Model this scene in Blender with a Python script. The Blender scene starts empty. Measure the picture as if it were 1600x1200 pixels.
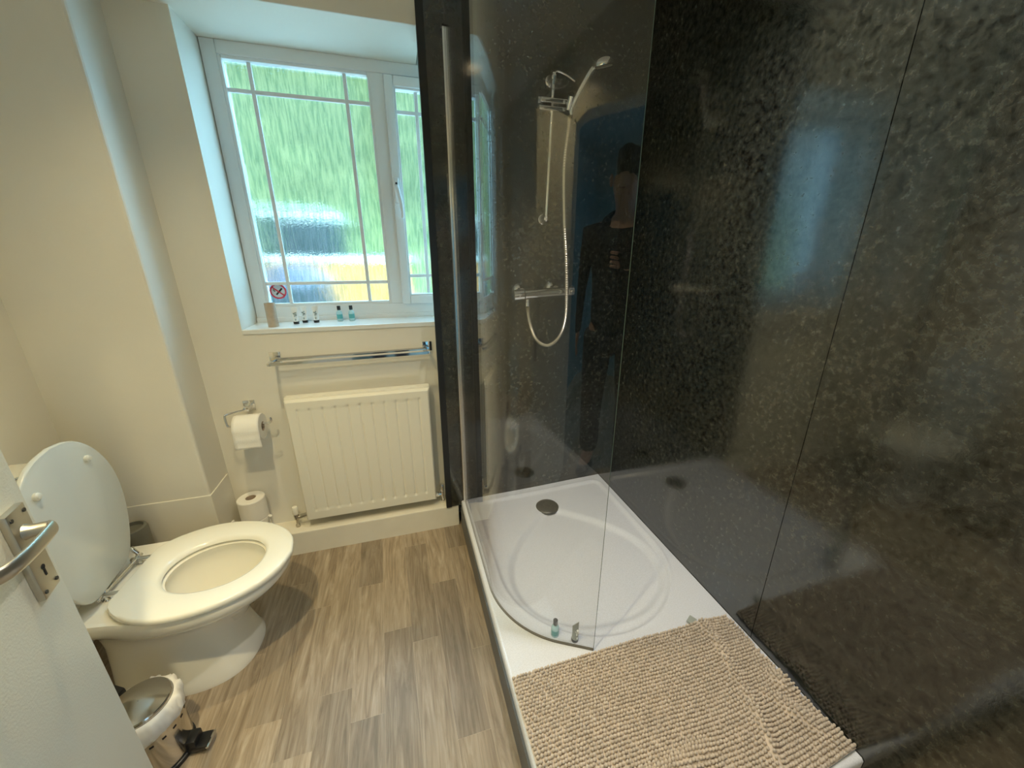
import bpy, bmesh, math, random
from mathutils import Vector, Matrix, noise
random.seed(7)
PI = math.pi
sc = bpy.context.scene
C = sc.collection

# ------------------------------------------------------------------ camera, world, light, exposure
H = 1.36
cam = bpy.data.cameras.new('camera'); camo = bpy.data.objects.new('camera', cam); C.objects.link(camo)
cam.sensor_fit = 'HORIZONTAL'; cam.sensor_width = 36.0; cam.lens = 595.17 / 1600 * 36.0
cam.clip_start = 0.004
yaw, pitch, roll = math.radians(-16.2745), math.radians(-18.6408), math.radians(0.0659)
Fw = Vector((-math.sin(yaw) * math.cos(pitch), math.cos(yaw) * math.cos(pitch), math.sin(pitch)))
Rt = Vector((math.cos(yaw), math.sin(yaw), 0)); Up = Rt.cross(Fw)
R2 = Rt * math.cos(roll) + Up * math.sin(roll); U2 = -Rt * math.sin(roll) + Up * math.cos(roll)
M = Matrix((R2, U2, -Fw)).transposed().to_4x4(); M.translation = Vector((0, 0, H))
camo.matrix_world = M
sc.camera = camo
vs = sc.view_settings
vs.view_transform = 'Standard'; vs.look = 'None'; vs.gamma = 1; vs.use_curve_mapping = False
vs.exposure = 0.0
w = bpy.data.worlds.new('world'); sc.world = w; w.use_nodes = True
nt = w.node_tree; nt.nodes.clear()
wo = nt.nodes.new('ShaderNodeOutputWorld'); wb = nt.nodes.new('ShaderNodeBackground')
wb.inputs[0].default_value = (0.55, 0.85, 1.12, 1); wb.inputs[1].default_value = 1.6
nt.links.new(wb.outputs[0], wo.inputs[0])
sc.cycles.max_bounces = 10; sc.cycles.transparent_max_bounces = 16; sc.cycles.transmission_bounces = 8
sc.cycles.diffuse_bounces = 5; sc.cycles.glossy_bounces = 6
sc.cycles.sample_clamp_indirect = 4.0
sc.cycles.use_denoising = True
# daylight coming down from the open sky in front of the window
def area_light(name, loc, target, sx, sy, energy, col):
    l = bpy.data.lights.new(name, 'AREA'); l.shape = 'RECTANGLE'; l.size = sx; l.size_y = sy; l.energy = energy; l.color = col
    o = bpy.data.objects.new(name, l); C.objects.link(o); o.location = loc
    o.rotation_euler = (Vector(target) - Vector(loc)).to_track_quat('-Z', 'Y').to_euler(); return o
area_light('sky_light', (0.1, 4.6, 4.6), (-0.2, 2.0, 1.5), 3.5, 2.2, 1350, (0.42, 0.78, 1.1))
area_light('side_fill_light', (3.6, 4.4, 2.4), (-0.4, 2.0, 1.6), 1.8, 2.6, 1300, (0.42, 0.78, 1.1))  # added side fill, brightens the right face of the boxed corner
LAMPS = [(-0.45, 1.02, 44), (-0.40, 0.28, 98), (0.62, 0.72, 64)]
CEIL = 2.42

# ------------------------------------------------------------------ materials
def new_mat(name):
    m = bpy.data.materials.new(name); m.use_nodes = True
    return m, m.node_tree, m.node_tree.nodes['Principled BSDF']
def pm(name, col, rough=0.5, metal=0.0, spec=0.5, nscale=0, namp=0.0, bump=0.0, bscale=200, sheen=0, coat=0):
    m, t, p = new_mat(name)
    p.inputs['Base Color'].default_value = (*col, 1); p.inputs['Roughness'].default_value = rough
    p.inputs['Metallic'].default_value = metal; p.inputs['Specular IOR Level'].default_value = spec
    p.inputs['Sheen Weight'].default_value = sheen; p.inputs['Coat Weight'].default_value = coat
    tc = t.nodes.new('ShaderNodeTexCoord')
    if namp:
        n = t.nodes.new('ShaderNodeTexNoise'); n.inputs['Scale'].default_value = nscale; n.inputs['Detail'].default_value = 4
        t.links.new(tc.outputs['Object'], n.inputs['Vector'])
        r = t.nodes.new('ShaderNodeMapRange'); r.inputs[1].default_value = 0.3; r.inputs[2].default_value = 0.7
        r.inputs[3].default_value = 1 - namp; r.inputs[4].default_value = 1 + namp * 0.4
        t.links.new(n.outputs[0], r.inputs[0])
        mx = t.nodes.new('ShaderNodeMix'); mx.data_type = 'RGBA'; mx.blend_type = 'MULTIPLY'; mx.inputs[0].default_value = 1
        mx.inputs[6].default_value = (*col, 1); t.links.new(r.outputs[0], mx.inputs[7]); t.links.new(mx.outputs[2], p.inputs['Base Color'])
    if bump:
        n2 = t.nodes.new('ShaderNodeTexNoise'); n2.inputs['Scale'].default_value = bscale; n2.inputs['Detail'].default_value = 3
        t.links.new(tc.outputs['Object'], n2.inputs['Vector'])
        b = t.nodes.new('ShaderNodeBump'); b.inputs['Strength'].default_value = bump; b.inputs['Distance'].default_value = 0.002
        t.links.new(n2.outputs[0], b.inputs['Height']); t.links.new(b.outputs[0], p.inputs['Normal'])
    return m
M_wall = pm('wall_paint', (0.80, 0.77, 0.68), 0.55, nscale=3, namp=0.04, bump=0.15, bscale=350)
M_ceil = pm('ceiling_paint', (0.82, 0.81, 0.77), 0.7, bump=0.1)
M_trim = pm('white_gloss_paint', (0.82, 0.78, 0.66), 0.3, nscale=9, namp=0.05, bump=0.1, bscale=60)
M_upvc = pm('white_upvc', (0.80, 0.82, 0.82), 0.28)
M_glosswhite = pm('white_gloss_cladding', (0.80, 0.82, 0.80), 0.06)
M_ceramic = pm('white_ceramic', (0.86, 0.83, 0.72), 0.08, coat=0.3)
M_plastic = pm('white_seat_plastic', (0.87, 0.85, 0.74), 0.16)
M_lid = pm('white_lid_lacquer', (0.78, 0.80, 0.74), 0.22)
M_chrome = pm('chrome', (0.78, 0.78, 0.78), 0.06, metal=1)
M_alu = pm('satin_aluminium', (0.72, 0.71, 0.68), 0.22, metal=1)
M_nickel = pm('satin_nickel', (0.55, 0.52, 0.45), 0.34, metal=1, bump=0.05)
M_steel = pm('polished_steel', (0.62, 0.60, 0.56), 0.14, metal=1)
M_black = pm('black_plastic', (0.012, 0.013, 0.014), 0.35)
M_rad = pm('cream_radiator_enamel', (0.83, 0.80, 0.68), 0.3)
M_paper = pm('white_tissue_paper', (0.88, 0.86, 0.80), 0.9, bump=0.3, bscale=300)
M_card = pm('brown_card', (0.50, 0.40, 0.30), 0.85, nscale=60, namp=0.1)
M_dark = pm('dark_hole', (0.01, 0.01, 0.01), 0.8)
M_door = pm('door_paint', (0.78, 0.75, 0.62), 0.42, bump=0.25, bscale=260)
M_drain = pm('grey_drain_cap', (0.07, 0.075, 0.07), 0.28)
M_pot = pm('grey_pot_plastic', (0.16, 0.155, 0.12), 0.4)
M_rubber = pm('grey_rubber', (0.16, 0.15, 0.13), 0.6)
M_bag = pm('white_bin_liner', (0.80, 0.79, 0.74), 0.45)
M_red = pm('red_print', (0.55, 0.03, 0.06), 0.4)
M_stick = pm('sticker_film', (0.62, 0.68, 0.72), 0.4)
M_tubew = pm('white_tube_plastic', (0.85, 0.87, 0.86), 0.35)
M_greyprint = pm('grey_green_print', (0.12, 0.18, 0.15), 0.5)
M_teal = pm('teal_print', (0.10, 0.42, 0.45), 0.4)
M_greytube = pm('grey_tube_plastic', (0.36, 0.40, 0.38), 0.35)
M_dkpanel = pm('dark_grey_plinth', (0.10, 0.105, 0.11), 0.4)
M_coth = pm('black_cloth', (0.010, 0.010, 0.012), 0.9)
M_jean = pm('dark_blue_cloth', (0.015, 0.018, 0.03), 0.9)
M_skin = pm('skin', (0.55, 0.32, 0.22), 0.5)
M_hair = pm('dark_hair', (0.012, 0.009, 0.007), 0.6)
M_wood = pm('dark_stained_wood', (0.05, 0.03, 0.02), 0.5)
M_hall = pm('hall_paint', (0.22, 0.36, 0.38), 0.7)
M_hose = pm('silver_hose', (0.72, 0.68, 0.58), 0.25, metal=0.85)
M_frost = pm('water_surface', (0.55, 0.52, 0.40), 0.03)

def glass_mat(name, tint=(1, 1, 1), rough=0.0, ior=1.5, density=None):
    """clear sheet glass: what is not reflected passes straight on"""
    m = bpy.data.materials.new(name); m.use_nodes = True; t = m.node_tree; t.nodes.clear()
    o = t.nodes.new('ShaderNodeOutputMaterial'); mix = t.nodes.new('ShaderNodeMixShader')
    g = t.nodes.new('ShaderNodeBsdfGlossy'); g.inputs['Roughness'].default_value = rough
    tr = t.nodes.new('ShaderNodeBsdfTransparent'); tr.inputs[0].default_value = (*tint, 1)
    geo = t.nodes.new('ShaderNodeNewGeometry'); mr = t.nodes.new('ShaderNodeMapRange')
    mr.inputs[3].default_value = ior; mr.inputs[4].default_value = 1 / ior
    fr = t.nodes.new('ShaderNodeFresnel')
    t.links.new(geo.outputs['Backfacing'], mr.inputs[0]); t.links.new(mr.outputs[0], fr.inputs['IOR'])
    t.links.new(fr.outputs[0], mix.inputs[0]); t.links.new(tr.outputs[0], mix.inputs[1]); t.links.new(g.outputs[0], mix.inputs[2])
    t.links.new(mix.outputs[0], o.inputs[0]); return m
M_glass = glass_mat('clear_screen_glass', (0.996, 1.0, 0.996), ior=1.56)
M_glassedge = pm('green_glass_edge', (0.10, 0.14, 0.12), 0.1)
M_clearblue = pm('clear_blue_liquid', (0.45, 0.72, 0.78), 0.08)

def obscured():
    m = bpy.data.materials.new('obscured_rain_glass'); m.use_nodes = True; t = m.node_tree; t.nodes.clear()
    N, L = t.nodes, t.links
    o = N.new('ShaderNodeOutputMaterial'); tc = N.new('ShaderNodeTexCoord'); mp = N.new('ShaderNodeMapping')
    mp.inputs['Scale'].default_value = (95, 1, 11); L.new(tc.outputs['Object'], mp.inputs[0])
    n = N.new('ShaderNodeTexNoise'); n.inputs['Scale'].default_value = 1; n.inputs['Detail'].default_value = 3; n.inputs['Roughness'].default_value = .6; n.inputs['Distortion'].default_value = 0.4
    L.new(mp.outputs[0], n.inputs['Vector'])
    n3 = N.new('ShaderNodeTexNoise'); n3.inputs['Scale'].default_value = 130; n3.inputs['Detail'].default_value = 2; L.new(tc.outputs['Object'], n3.inputs['Vector'])
    ad = N.new('ShaderNodeMath'); ad.operation = 'MULTIPLY_ADD'; ad.inputs[1].default_value = 0.35
    L.new(n3.outputs[0], ad.inputs[0]); L.new(n.outputs[0], ad.inputs[2])
    b = N.new('ShaderNodeBump'); b.inputs['Strength'].default_value = 1; b.inputs['Distance'].default_value = 0.0016
    L.new(ad.outputs[0], b.inputs['Height'])
    rf = N.new('ShaderNodeBsdfRefraction'); rf.inputs['IOR'].default_value = 1.3; rf.inputs['Roughness'].default_value = 0.02
    sr_ = N.new('ShaderNodeValToRGB'); q0, q1 = sr_.color_ramp.elements; q0.position = .36; q0.color = (.66, .78, .75, 1); q1.position = .58; q1.color = (.97, 1, 1, 1)
    L.new(n.outputs[0], sr_.inputs[0]); L.new(sr_.outputs[0], rf.inputs[0])
    geo = N.new('ShaderNodeNewGeometry'); L.new(b.outputs[0], rf.inputs['Normal'])
    tr = N.new('ShaderNodeBsdfTransparent'); tr.inputs[0].default_value = (0.95, 1, 1, 1)
    mx = N.new('ShaderNodeMixShader'); mx.inputs[0].default_value = 0.25
    L.new(rf.outputs[0], mx.inputs[1]); L.new(tr.outputs[0], mx.inputs[2])
    g = N.new('ShaderNodeBsdfGlossy'); g.inputs['Roughness'].default_value = 0.1; L.new(b.outputs[0], g.inputs['Normal'])
    tl = N.new('ShaderNodeBsdfTranslucent'); tl.inputs[0].default_value = (.8, 1, .95, 1); m4 = N.new('ShaderNodeMixShader'); m4.inputs[0].default_value = 0.015
    L.new(mx.outputs[0], m4.inputs[1]); L.new(tl.outputs[0], m4.inputs[2])
    m2 = N.new('ShaderNodeMixShader'); m2.inputs[0].default_value = 0.04
    L.new(m4.outputs[0], m2.inputs[1]); L.new(g.outputs[0], m2.inputs[2]); L.new(m2.outputs[0], o.inputs[0]); return m
M_obs = obscured()

def marble():
    m, t, p = new_mat('dark_slate_wall_laminate'); N, L = t.nodes, t.links
    tc = N.new('ShaderNodeTexCoord')
    def nz(s, d=4, r=.55, dist=0):
        n = N.new('ShaderNodeTexNoise'); n.inputs['Scale'].default_value = s; n.inputs['Detail'].default_value = d; n.inputs['Roughness'].default_value = r
        n.inputs['Distortion'].default_value = dist; L.new(tc.outputs['Object'], n.inputs['Vector']); return n
    a, b_, c_ = nz(3.2, 3), nz(60, 6, .72), nz(38, 4, .6)
    v = N.new('ShaderNodeTexVoronoi'); v.inputs['Scale'].default_value = 60; L.new(tc.outputs['Object'], v.inputs['Vector'])
    r1 = N.new('ShaderNodeValToRGB'); e = r1.color_ramp.elements
    e[0].position = .36; e[0].color = (0.0030, 0.0038, 0.0036, 1); e[1].position = .68; e[1].color = (0.054, 0.060, 0.051, 1)
    e2 = e.new(.47); e2.color = (0.021, 0.024, 0.021, 1)
    L.new(b_.outputs[0], r1.inputs[0])
    r2 = N.new('ShaderNodeValToRGB'); f = r2.color_ramp.elements
    f[0].position = .3; f[0].color = (0.55, 0.62, 0.62, 1); f[1].position = .7; f[1].color = (1.25, 1.12, 0.95, 1)
    L.new(a.outputs[0], r2.inputs[0])
    mx = N.new('ShaderNodeMix'); mx.data_type = 'RGBA'; mx.blend_type = 'MULTIPLY'; mx.inputs[0].default_value = 1
    L.new(r1.outputs[0], mx.inputs[6]); L.new(r2.outputs[0], mx.inputs[7])
    pit = N.new('ShaderNodeMapRange'); pit.inputs[1].default_value = .30; pit.inputs[2].default_value = .42; pit.inputs[3].default_value = .25; pit.inputs[4].default_value = 1
    L.new(c_.outputs[0], pit.inputs[0])
    m3 = N.new('ShaderNodeMix'); m3.data_type = 'RGBA'; m3.blend_type = 'MULTIPLY'; m3.inputs[0].default_value = 1
    L.new(mx.outputs[2], m3.inputs[6]); L.new(pit.outputs[0], m3.inputs[7]); L.new(m3.outputs[2], p.inputs['Base Color'])
    rr = N.new('ShaderNodeMapRange'); rr.inputs[1].default_value = .35; rr.inputs[2].default_value = .65; rr.inputs[3].default_value = .12; rr.inputs[4].default_value = .28
    L.new(b_.outputs[0], rr.inputs[0]); L.new(rr.outputs[0], p.inputs['Roughness'])
    bu = N.new('ShaderNodeBump'); bu.inputs['Strength'].default_value = .32; bu.inputs['Distance'].default_value = .0009
    L.new(b_.outputs[0], bu.inputs['Height']); L.new(bu.outputs[0], p.inputs['Normal'])
    p.inputs['Specular IOR Level'].default_value = .18; p.inputs['Coat Weight'].default_value = 1; p.inputs['Coat Roughness'].default_value = .04; p.inputs['Coat IOR'].default_value = 1.78
    bc_ = N.new('ShaderNodeBump'); bc_.inputs['Strength'].default_value = .2; bc_.inputs['Distance'].default_value = .0008; L.new(b_.outputs[0], bc_.inputs['Height']); L.new(bc_.outputs[0], p.inputs['Coat Normal'])
    return m
M_marble = marble()

def planks_mat():
    m, t, p = new_mat('oak_plank_vinyl'); N, L = t.nodes, t.links
    at = N.new('ShaderNodeAttribute'); at.attribute_name = 'tone'
    tc = N.new('ShaderNodeTexCoord')
    sep = N.new('ShaderNodeSeparateColor'); L.new(at.outputs['Color'], sep.inputs[0])
    off = N.new('ShaderNodeCombineXYZ'); mu = N.new('ShaderNodeMath'); mu.operation = 'MULTIPLY'; mu.inputs[1].default_value = 37.0
    L.new(sep.outputs[1], mu.inputs[0]); L.new(mu.outputs[0], off.inputs[0]); L.new(mu.outputs[0], off.inputs[2])
    va = N.new('ShaderNodeVectorMath'); va.operation = 'ADD'; L.new(tc.outputs['Object'], va.inputs[0]); L.new(off.outputs[0], va.inputs[1])
    mp = N.new('ShaderNodeMapping'); mp.inputs['Scale'].default_value = (34, 3.2, 10); L.new(va.outputs[0], mp.inputs[0])
    n = N.new('ShaderNodeTexNoise'); n.inputs['Scale'].default_value = 1; n.inputs['Detail'].default_value = 6; n.inputs['Roughness'].default_value = .65; n.inputs['Distortion'].default_value = 1.6
    L.new(mp.outputs[0], n.inputs['Vector'])
    mp2 = N.new('ShaderNodeMapping'); mp2.inputs['Scale'].default_value = (170, 9, 10); L.new(va.outputs[0], mp2.inputs[0])
    n2 = N.new('ShaderNodeTexNoise'); n2.inputs['Scale'].default_value = 1; n2.inputs['Detail'].default_value = 3; L.new(mp2.outputs[0], n2.inputs['Vector'])
    ramp = N.new('ShaderNodeValToRGB'); e = ramp.color_ramp.elements
    e[0].position = .30; e[0].color = (0.25, 0.19, 0.125, 1); e[1].position = .72; e[1].color = (0.54, 0.45, 0.34, 1)
    k = e.new(.5); k.color = (0.39, 0.31, 0.215, 1); L.new(n.outputs[0], ramp.inputs[0])
    mr = N.new('ShaderNodeMapRange'); mr.inputs[1].default_value = .3; mr.inputs[2].default_value = .7; mr.inputs[3].default_value = .86; mr.inputs[4].default_value = 1.1
    L.new(n2.outputs[0], mr.inputs[0])
    m1 = N.new('ShaderNodeMix'); m1.data_type = 'RGBA'; m1.blend_type = 'MULTIPLY'; m1.inputs[0].default_value = 1
    L.new(ramp.outputs[0], m1.inputs[6]); L.new(mr.outputs[0], m1.inputs[7])
    tn = N.new('ShaderNodeMapRange'); tn.inputs[3].default_value = .54; tn.inputs[4].default_value = 1.26; L.new(sep.outputs[0], tn.inputs[0])
    m2 = N.new('ShaderNodeMix'); m2.data_type = 'RGBA'; m2.blend_type = 'MULTIPLY'; m2.inputs[0].default_value = 1
    L.new(m1.outputs[2], m2.inputs[6]); L.new(tn.outputs[0], m2.inputs[7]); L.new(m2.outputs[2], p.inputs['Base Color'])
    p.inputs['Roughness'].default_value = .42
    bu = N.new('ShaderNodeBump'); bu.inputs['Strength'].default_value = .2; bu.inputs['Distance'].default_value = .001
    L.new(n2.outputs[0], bu.inputs['Height']); L.new(bu.outputs[0], p.inputs['Normal']); return m
M_floor = planks_mat()

def tray_mat():
    m, t, p = new_mat('white_stone_resin'); N, L = t.nodes, t.links
    tc = N.new('ShaderNodeTexCoord'); n = N.new('ShaderNodeTexNoise'); n.inputs['Scale'].default_value = 260; n.inputs['Detail'].default_value = 2
    L.new(tc.outputs['Object'], n.inputs['Vector'])
    r = N.new('ShaderNodeValToRGB'); e = r.color_ramp.elements; e[0].position = .35; e[0].color = (.68, .72, .80, 1); e[1].position = .6; e[1].color = (.75, .79, .88, 1)
    L.new(n.outputs[0], r.inputs[0]); L.new(r.outputs[0], p.inputs['Base Color']); p.inputs['Roughness'].default_value = .22
    p.inputs['Coat Weight'].default_value = .3; p.inputs['Coat Roughness'].default_value = .08
    b = N.new('ShaderNodeBump'); b.inputs['Strength'].default_value = .12; b.inputs['Distance'].default_value = .0006
    L.new(n.outputs[0], b.inputs['Height']); L.new(b.outputs[0], p.inputs['Normal']); return m
M_tray = tray_mat()
M_mat = pm('beige_chenille', (0.60, 0.52, 0.44), 0.95, nscale=45, namp=0.18, sheen=0.4)
def grass_mat():
    m, t, p = new_mat('grass_bank'); N, L = t.nodes, t.links
    tc = N.new('ShaderNodeTexCoord'); n = N.new('ShaderNodeTexNoise'); n.inputs['Scale'].default_value = 1.3; n.inputs['Detail'].default_value = 8; n.inputs['Roughness'].default_value = .7
    L.new(tc.outputs['Object'], n.inputs['Vector'])
    r = N.new('ShaderNodeValToRGB'); e = r.color_ramp.elements; e[0].position = .36; e[0].color = (.22, .30, .08, 1); e[1].position = .66; e[1].color = (.60, .68, .24, 1)
    L.new(n.outputs[0], r.inputs[0]); L.new(r.outputs[0], p.inputs['Base Color']); p.inputs['Roughness'].default_value = .9; return m
M_grass = grass_mat()
M_yellow = pm('orange_yellow_paint', (0.80, 0.34, 0.06), 0.6, nscale=3, namp=0.15)
M_cream = pm('pale_coping', (0.95, 0.93, 0.80), 0.6)
M_bin = pm('dark_teal_plastic', (0.02, 0.03, 0.03), 0.5)
M_tarp = pm('blue_grey_sheet', (0.13, 0.12, 0.16), 0.5)
M_gravel = pm('pale_gravel', (0.45, 0.42, 0.38), 0.9, nscale=20, namp=0.3)
M_dkgrey = pm('slate_blue_grey', (0.04, 0.045, 0.055), 0.6)
def emit(name, col, s):
    m = bpy.data.materials.new(name); m.use_nodes = True; t = m.node_tree; t.nodes.clear()
    o = t.nodes.new('ShaderNodeOutputMaterial'); e = t.nodes.new('ShaderNodeEmission'); e.inputs[0].default_value = (*col, 1); e.inputs[1].default_value = s
    t.links.new(e.outputs[0], o.inputs[0]); return m
M_lamp = emit('lamp_lens', (1, .78, .45), 25)

# ------------------------------------------------------------------ helpers
def BM(): return bmesh.new()
def box(bm, x0, x1, y0, y1, z0, z1, bev=0.0, seg=2):
    r = bmesh.ops.create_cube(bm, size=1)
    vs_ = r['verts']
    for v in vs_:
        v.co = Vector((x0 + (v.co.x + .5) * (x1 - x0), y0 + (v.co.y + .5) * (y1 - y0), z0 + (v.co.z + .5) * (z1 - z0)))
    if bev:
        es = list({e for v in vs_ for e in v.link_edges})
        bmesh.ops.bevel(bm, geom=es, offset=bev, segments=seg, affect='EDGES', profile=.6)
    return vs_
def rings(bm, rs, cap0=True, cap1=True, close=False):
    """loft a list of rings (lists of points)"""
    vr = [[bm.verts.new(p) for p in r] for r in rs]
    n = len(vr[0])
    pairs = list(zip(vr, vr[1:])) + ([(vr[-1], vr[0])] if close else [])
    for a, b in pairs:
        for i in range(n):
            bm.faces.new((a[i], a[(i + 1) % n], b[(i + 1) % n], b[i]))
    if not close:
        if cap0: bm.faces.new(list(reversed(vr[0])))
        if cap1: bm.faces.new(vr[-1])
    return vr
def frame_of(d):
    d = d.normalized(); a = Vector((0, 0, 1)) if abs(d.z) < .9 else Vector((1, 0, 0))
    u = d.cross(a).normalized(); return u, d.cross(u).normalized()
def tube(bm, pts, r, seg=12, caps=True, sq=False):
    pts = [Vector(p) for p in pts]; n = len(pts); rad = r if isinstance(r, (list, tuple)) else [r] * n
    u, v = frame_of(pts[1] - pts[0]); out = []
    for i, p in enumerate(pts):
        d = (pts[min(i + 1, n - 1)] - pts[max(i - 1, 0)]).normalized()
        u = (u - d * u.dot(d)).normalized(); v = d.cross(u)
        if sq: out.append([p + (u * a + v * b) * rad[i] for a, b in ((1, 1), (-1, 1), (-1, -1), (1, -1))])
        else: out.append([p + (u * math.cos(2 * PI * k / seg) + v * math.sin(2 * PI * k / seg)) * rad[i] for k in range(seg)])
    rings(bm, out, caps, caps)
def lathe(bm, prof, c=(0, 0, 0), axis='z', seg=32, caps=True):
    out = []
    for r, h in prof:
        ring = []
        for k in range(seg):
            a = 2 * PI * k / seg; x, y = r * math.cos(a), r * math.sin(a)
            p = {'z': (x, y, h), 'x': (h, x, y), 'y': (y, h, x)}[axis]
            ring.append(Vector(c) + Vector(p))
        out.append(ring)
    rings(bm, out, caps, caps)
def spline(ctrl, n=8, closed=False):
    P = [Vector(p) for p in ctrl]; out = []; m = len(P)
    for i in range(m if closed else m - 1):
        g = (lambda j: P[j % m]) if closed else (lambda j: P[max(0, min(m - 1, j))])
        p0, p1, p2, p3 = g(i - 1), g(i), g(i + 1), g(i + 2)
        for k in range(n):
            t = k / n; out.append(.5 * ((2 * p1) + (p2 - p0) * t + (2 * p0 - 5 * p1 + 4 * p2 - p3) * t * t + (3 * p1 - p0 - 3 * p2 + p3) * t ** 3))
    if not closed: out.append(P[-1])
    return out
def obj(name, bm, mat, parent=None, smooth=True, angle=38):
    bmesh.ops.recalc_face_normals(bm, faces=bm.faces[:])
    me = bpy.data.meshes.new(name)
    if smooth:
        ca = math.radians(angle)
        for f in bm.faces: f.smooth = True
        for e in bm.edges:
            if len(e.link_faces) == 2 and e.calc_face_angle(0) > ca: e.smooth = False
    bm.to_mesh(me); bm.free()
    me.materials.append(mat)
    o = bpy.data.objects.new(name, me); C.objects.link(o)
    if parent: o.parent = parent
    return o
def tag(o, label, cat, group=None, kind=None):
    if label: o['label'] = label
    if cat: o['category'] = cat
    if group: o['group'] = group
    if kind: o['kind'] = kind
    return o
def thing(name, label, cat, loc=(0, 0, 0), rz=0.0, group=None):
    o = bpy.data.objects.new(name, None); C.objects.link(o); o.location = loc; o.rotation_euler = (0, 0, rz)
    o.empty_display_size = .05
    return tag(o, label, cat, group)
def struct(name, bm, mat, parent=None, label=None, smooth=False):
    o = obj(name, bm, mat, parent, smooth)
    if not parent: o['kind'] = 'structure'
    if label: o['label'] = label
    return o
def bx(*a, **k):
    b = BM(); box(b, *a, **k); return b

# ------------------------------------------------------------------ room shell
XL, XR = -1.20, 1.03          # left and right wall faces
Y0, Y1, YF = 1.80, 1.697, 2.0  # window wall, shower end wall / plinth front, window frame
ZS, ZW = 2.125, 1.067          # soffit and sill heights
def endy(x): return 1.690 + 0.040 * (x - 0.14)

def quadbox(pts, z0, z1):
    b = BM(); rings(b, [[Vector((x, y, z0)) for x, y in pts], [Vector((x, y, z1)) for x, y in pts]]); return b
# floor with planks: one face per plank, tone stored per plank
b = BM(); lay = b.loops.layers.color.new('tone')
known = {4: [(.75, 1.345)], }
seams0 = -0.184
joints = {0: [1.163], 1: [1.604, 1.093], 2: [1.345, .748], 3: [1.536, 1.008], -1: [1.411, .882], -2: [.989], -3: [1.349, .838], -4: [.953, 1.5], -5: [1.2, .6], -6: [1.45, .8]}
tones = {(0, 0): .45, (0, 1): .75, (1, 0): .62, (1, 1): .45, (1, 2): .7, (2, 0): .6, (2, 1): .32, (2, 2): .72, (3, 0): .5, (3, 1): .62, (3, 2): .3,
         (-1, 0): .4, (-1, 1): .72, (-1, 2): .38, (-2, 0): .5, (-2, 1): .68, (-3, 0): .8, (-3, 1): .62, (-3, 2): .66, (-4, 0): .8, (-4, 1): .55, (-4, 2): .5}
for k in range(-12, 8):
    js = sorted(joints.get(k, [random.uniform(.2, .6), random.uniform(1.1, 1.5)]))
    js = [-1.6 + random.random() * .5, -.5 + random.random() * .3] + ([.15 + random.random() * .25] if min(js) > .6 else []) + js
    ys = [-2.6] + sorted(js) + [1.86]
    for j in range(len(ys) - 1):
        jj = len(ys) - 2 - j   # counted from the near end; table counts planks from near visible
        x0 = seams0 + .1015 * k; x1 = x0 + .1015; g = .0003
        P = []
        for x, y in ((x0 + g, ys[j] + g), (x1 - g, ys[j] + g), (x1 - g, ys[j + 1] - g), (x0 + g, ys[j + 1] - g)):
            P.append(b.verts.new((x + (1.65 - y) * .037, y, 0)))
        f = b.faces.new(P)
        nv = len(ys) - 2 - j
        nk = len(joints.get(k, [])) - nv
        tn = tones.get((k, nk), random.uniform(.3, .8)); rnd = random.random()
        for l in f.loops: l[lay] = (tn, rnd, 0, 1)
box(b, -1.5, 1.3, -2.7, 1.9, -.05, -.0008)
struct('floor', b, M_floor)
# window wall: pieces around the opening, x from box to right, opening x -.63 .. .50, z ZW .. ZS
b = BM()
box(b, XL - .1, -.63, Y0, 2.12, -.05, ZS + .0); box(b, -.63, .5, Y0, 2.12, -.05, ZW); box(b, .5, XR + .1, Y0, 2.12, -.05, ZS + .3)
struct('wall_back', b, M_wall)
b = BM(); box(b, XL - .1, .5, 2.0 + .075, 2.12, ZS, 2.6); box(b, XL - .1, .157, Y1, 2.08, ZS, 2.6, bev=.004)
struct('wall_back_lintel', b, M_wall)
struct('trim_1', bx(-.63, .158, Y0 - .004, 2.012, ZW - .018, ZW + .002, bev=.003), M_glosswhite, label='white window sill board')
# boxed-out corner on the left
b = BM(); box(b, XL - .05, -.81, 1.62, 1.86, -.01, CEIL + .1, bev=.014, seg=4)
struct('wall_boxing', b, M_wall)
struct('trim_2', bx(XL - .01, -.806, 1.6165, 1.79, 0, .432, bev=.003), M_wall)
struct('wall_left', bx(XL - .1, XL, -.15, 1.9, -.05, CEIL + .1), M_wall)
# plinth under the radiator
struct('trim_3', bx(-.82, .205, Y1, Y0 + .02, -.01, .122, bev=.005), M_trim, label='painted ledge boxed in under the radiator')
# stub beside window and shower end wall
struct('wall_stub', quadbox([(.158, endy(.158) + .018), (XR + .1, endy(XR) + .018), (XR + .1, Y0 + .03), (.158, Y0 + .03)], .123, CEIL + .1), M_glosswhite)
struct('trim_4', bx(.1535, .1585, 1.796, 1.802, .125, ZS), M_black, label='thin black edge strip')
struct('wall_shower_end', quadbox([(.146, endy(.146)), (XR, endy(XR)), (XR, endy(XR) + .02), (.146, endy(.146) + .02)], .125, CEIL + .1), M_marble)
struct('trim_5', quadbox([(.142, endy(.142) - .003), (.170, endy(.170) - .003), (.170, endy(.17) + .02), (.142, endy(.142) + .02)], .123, CEIL + .1), M_black, label='black edge profile of the shower wall panel')
b = BM()
box(b, XR, XR + .1, .677, 1.9, -.02, CEIL + .1); box(b, XR, XR + .1, -.16, .675, -.02, CEIL + .1)
struct('wall_right', b, M_marble)
struct('wall_right_core', bx(XR + .006, XR + .09, .6, .75, 0, CEIL), M_black)
struct('ceiling', bx(XL - .1, XR + .1, -.15, 2.1, CEIL, CEIL + .1), M_ceil)
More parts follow.
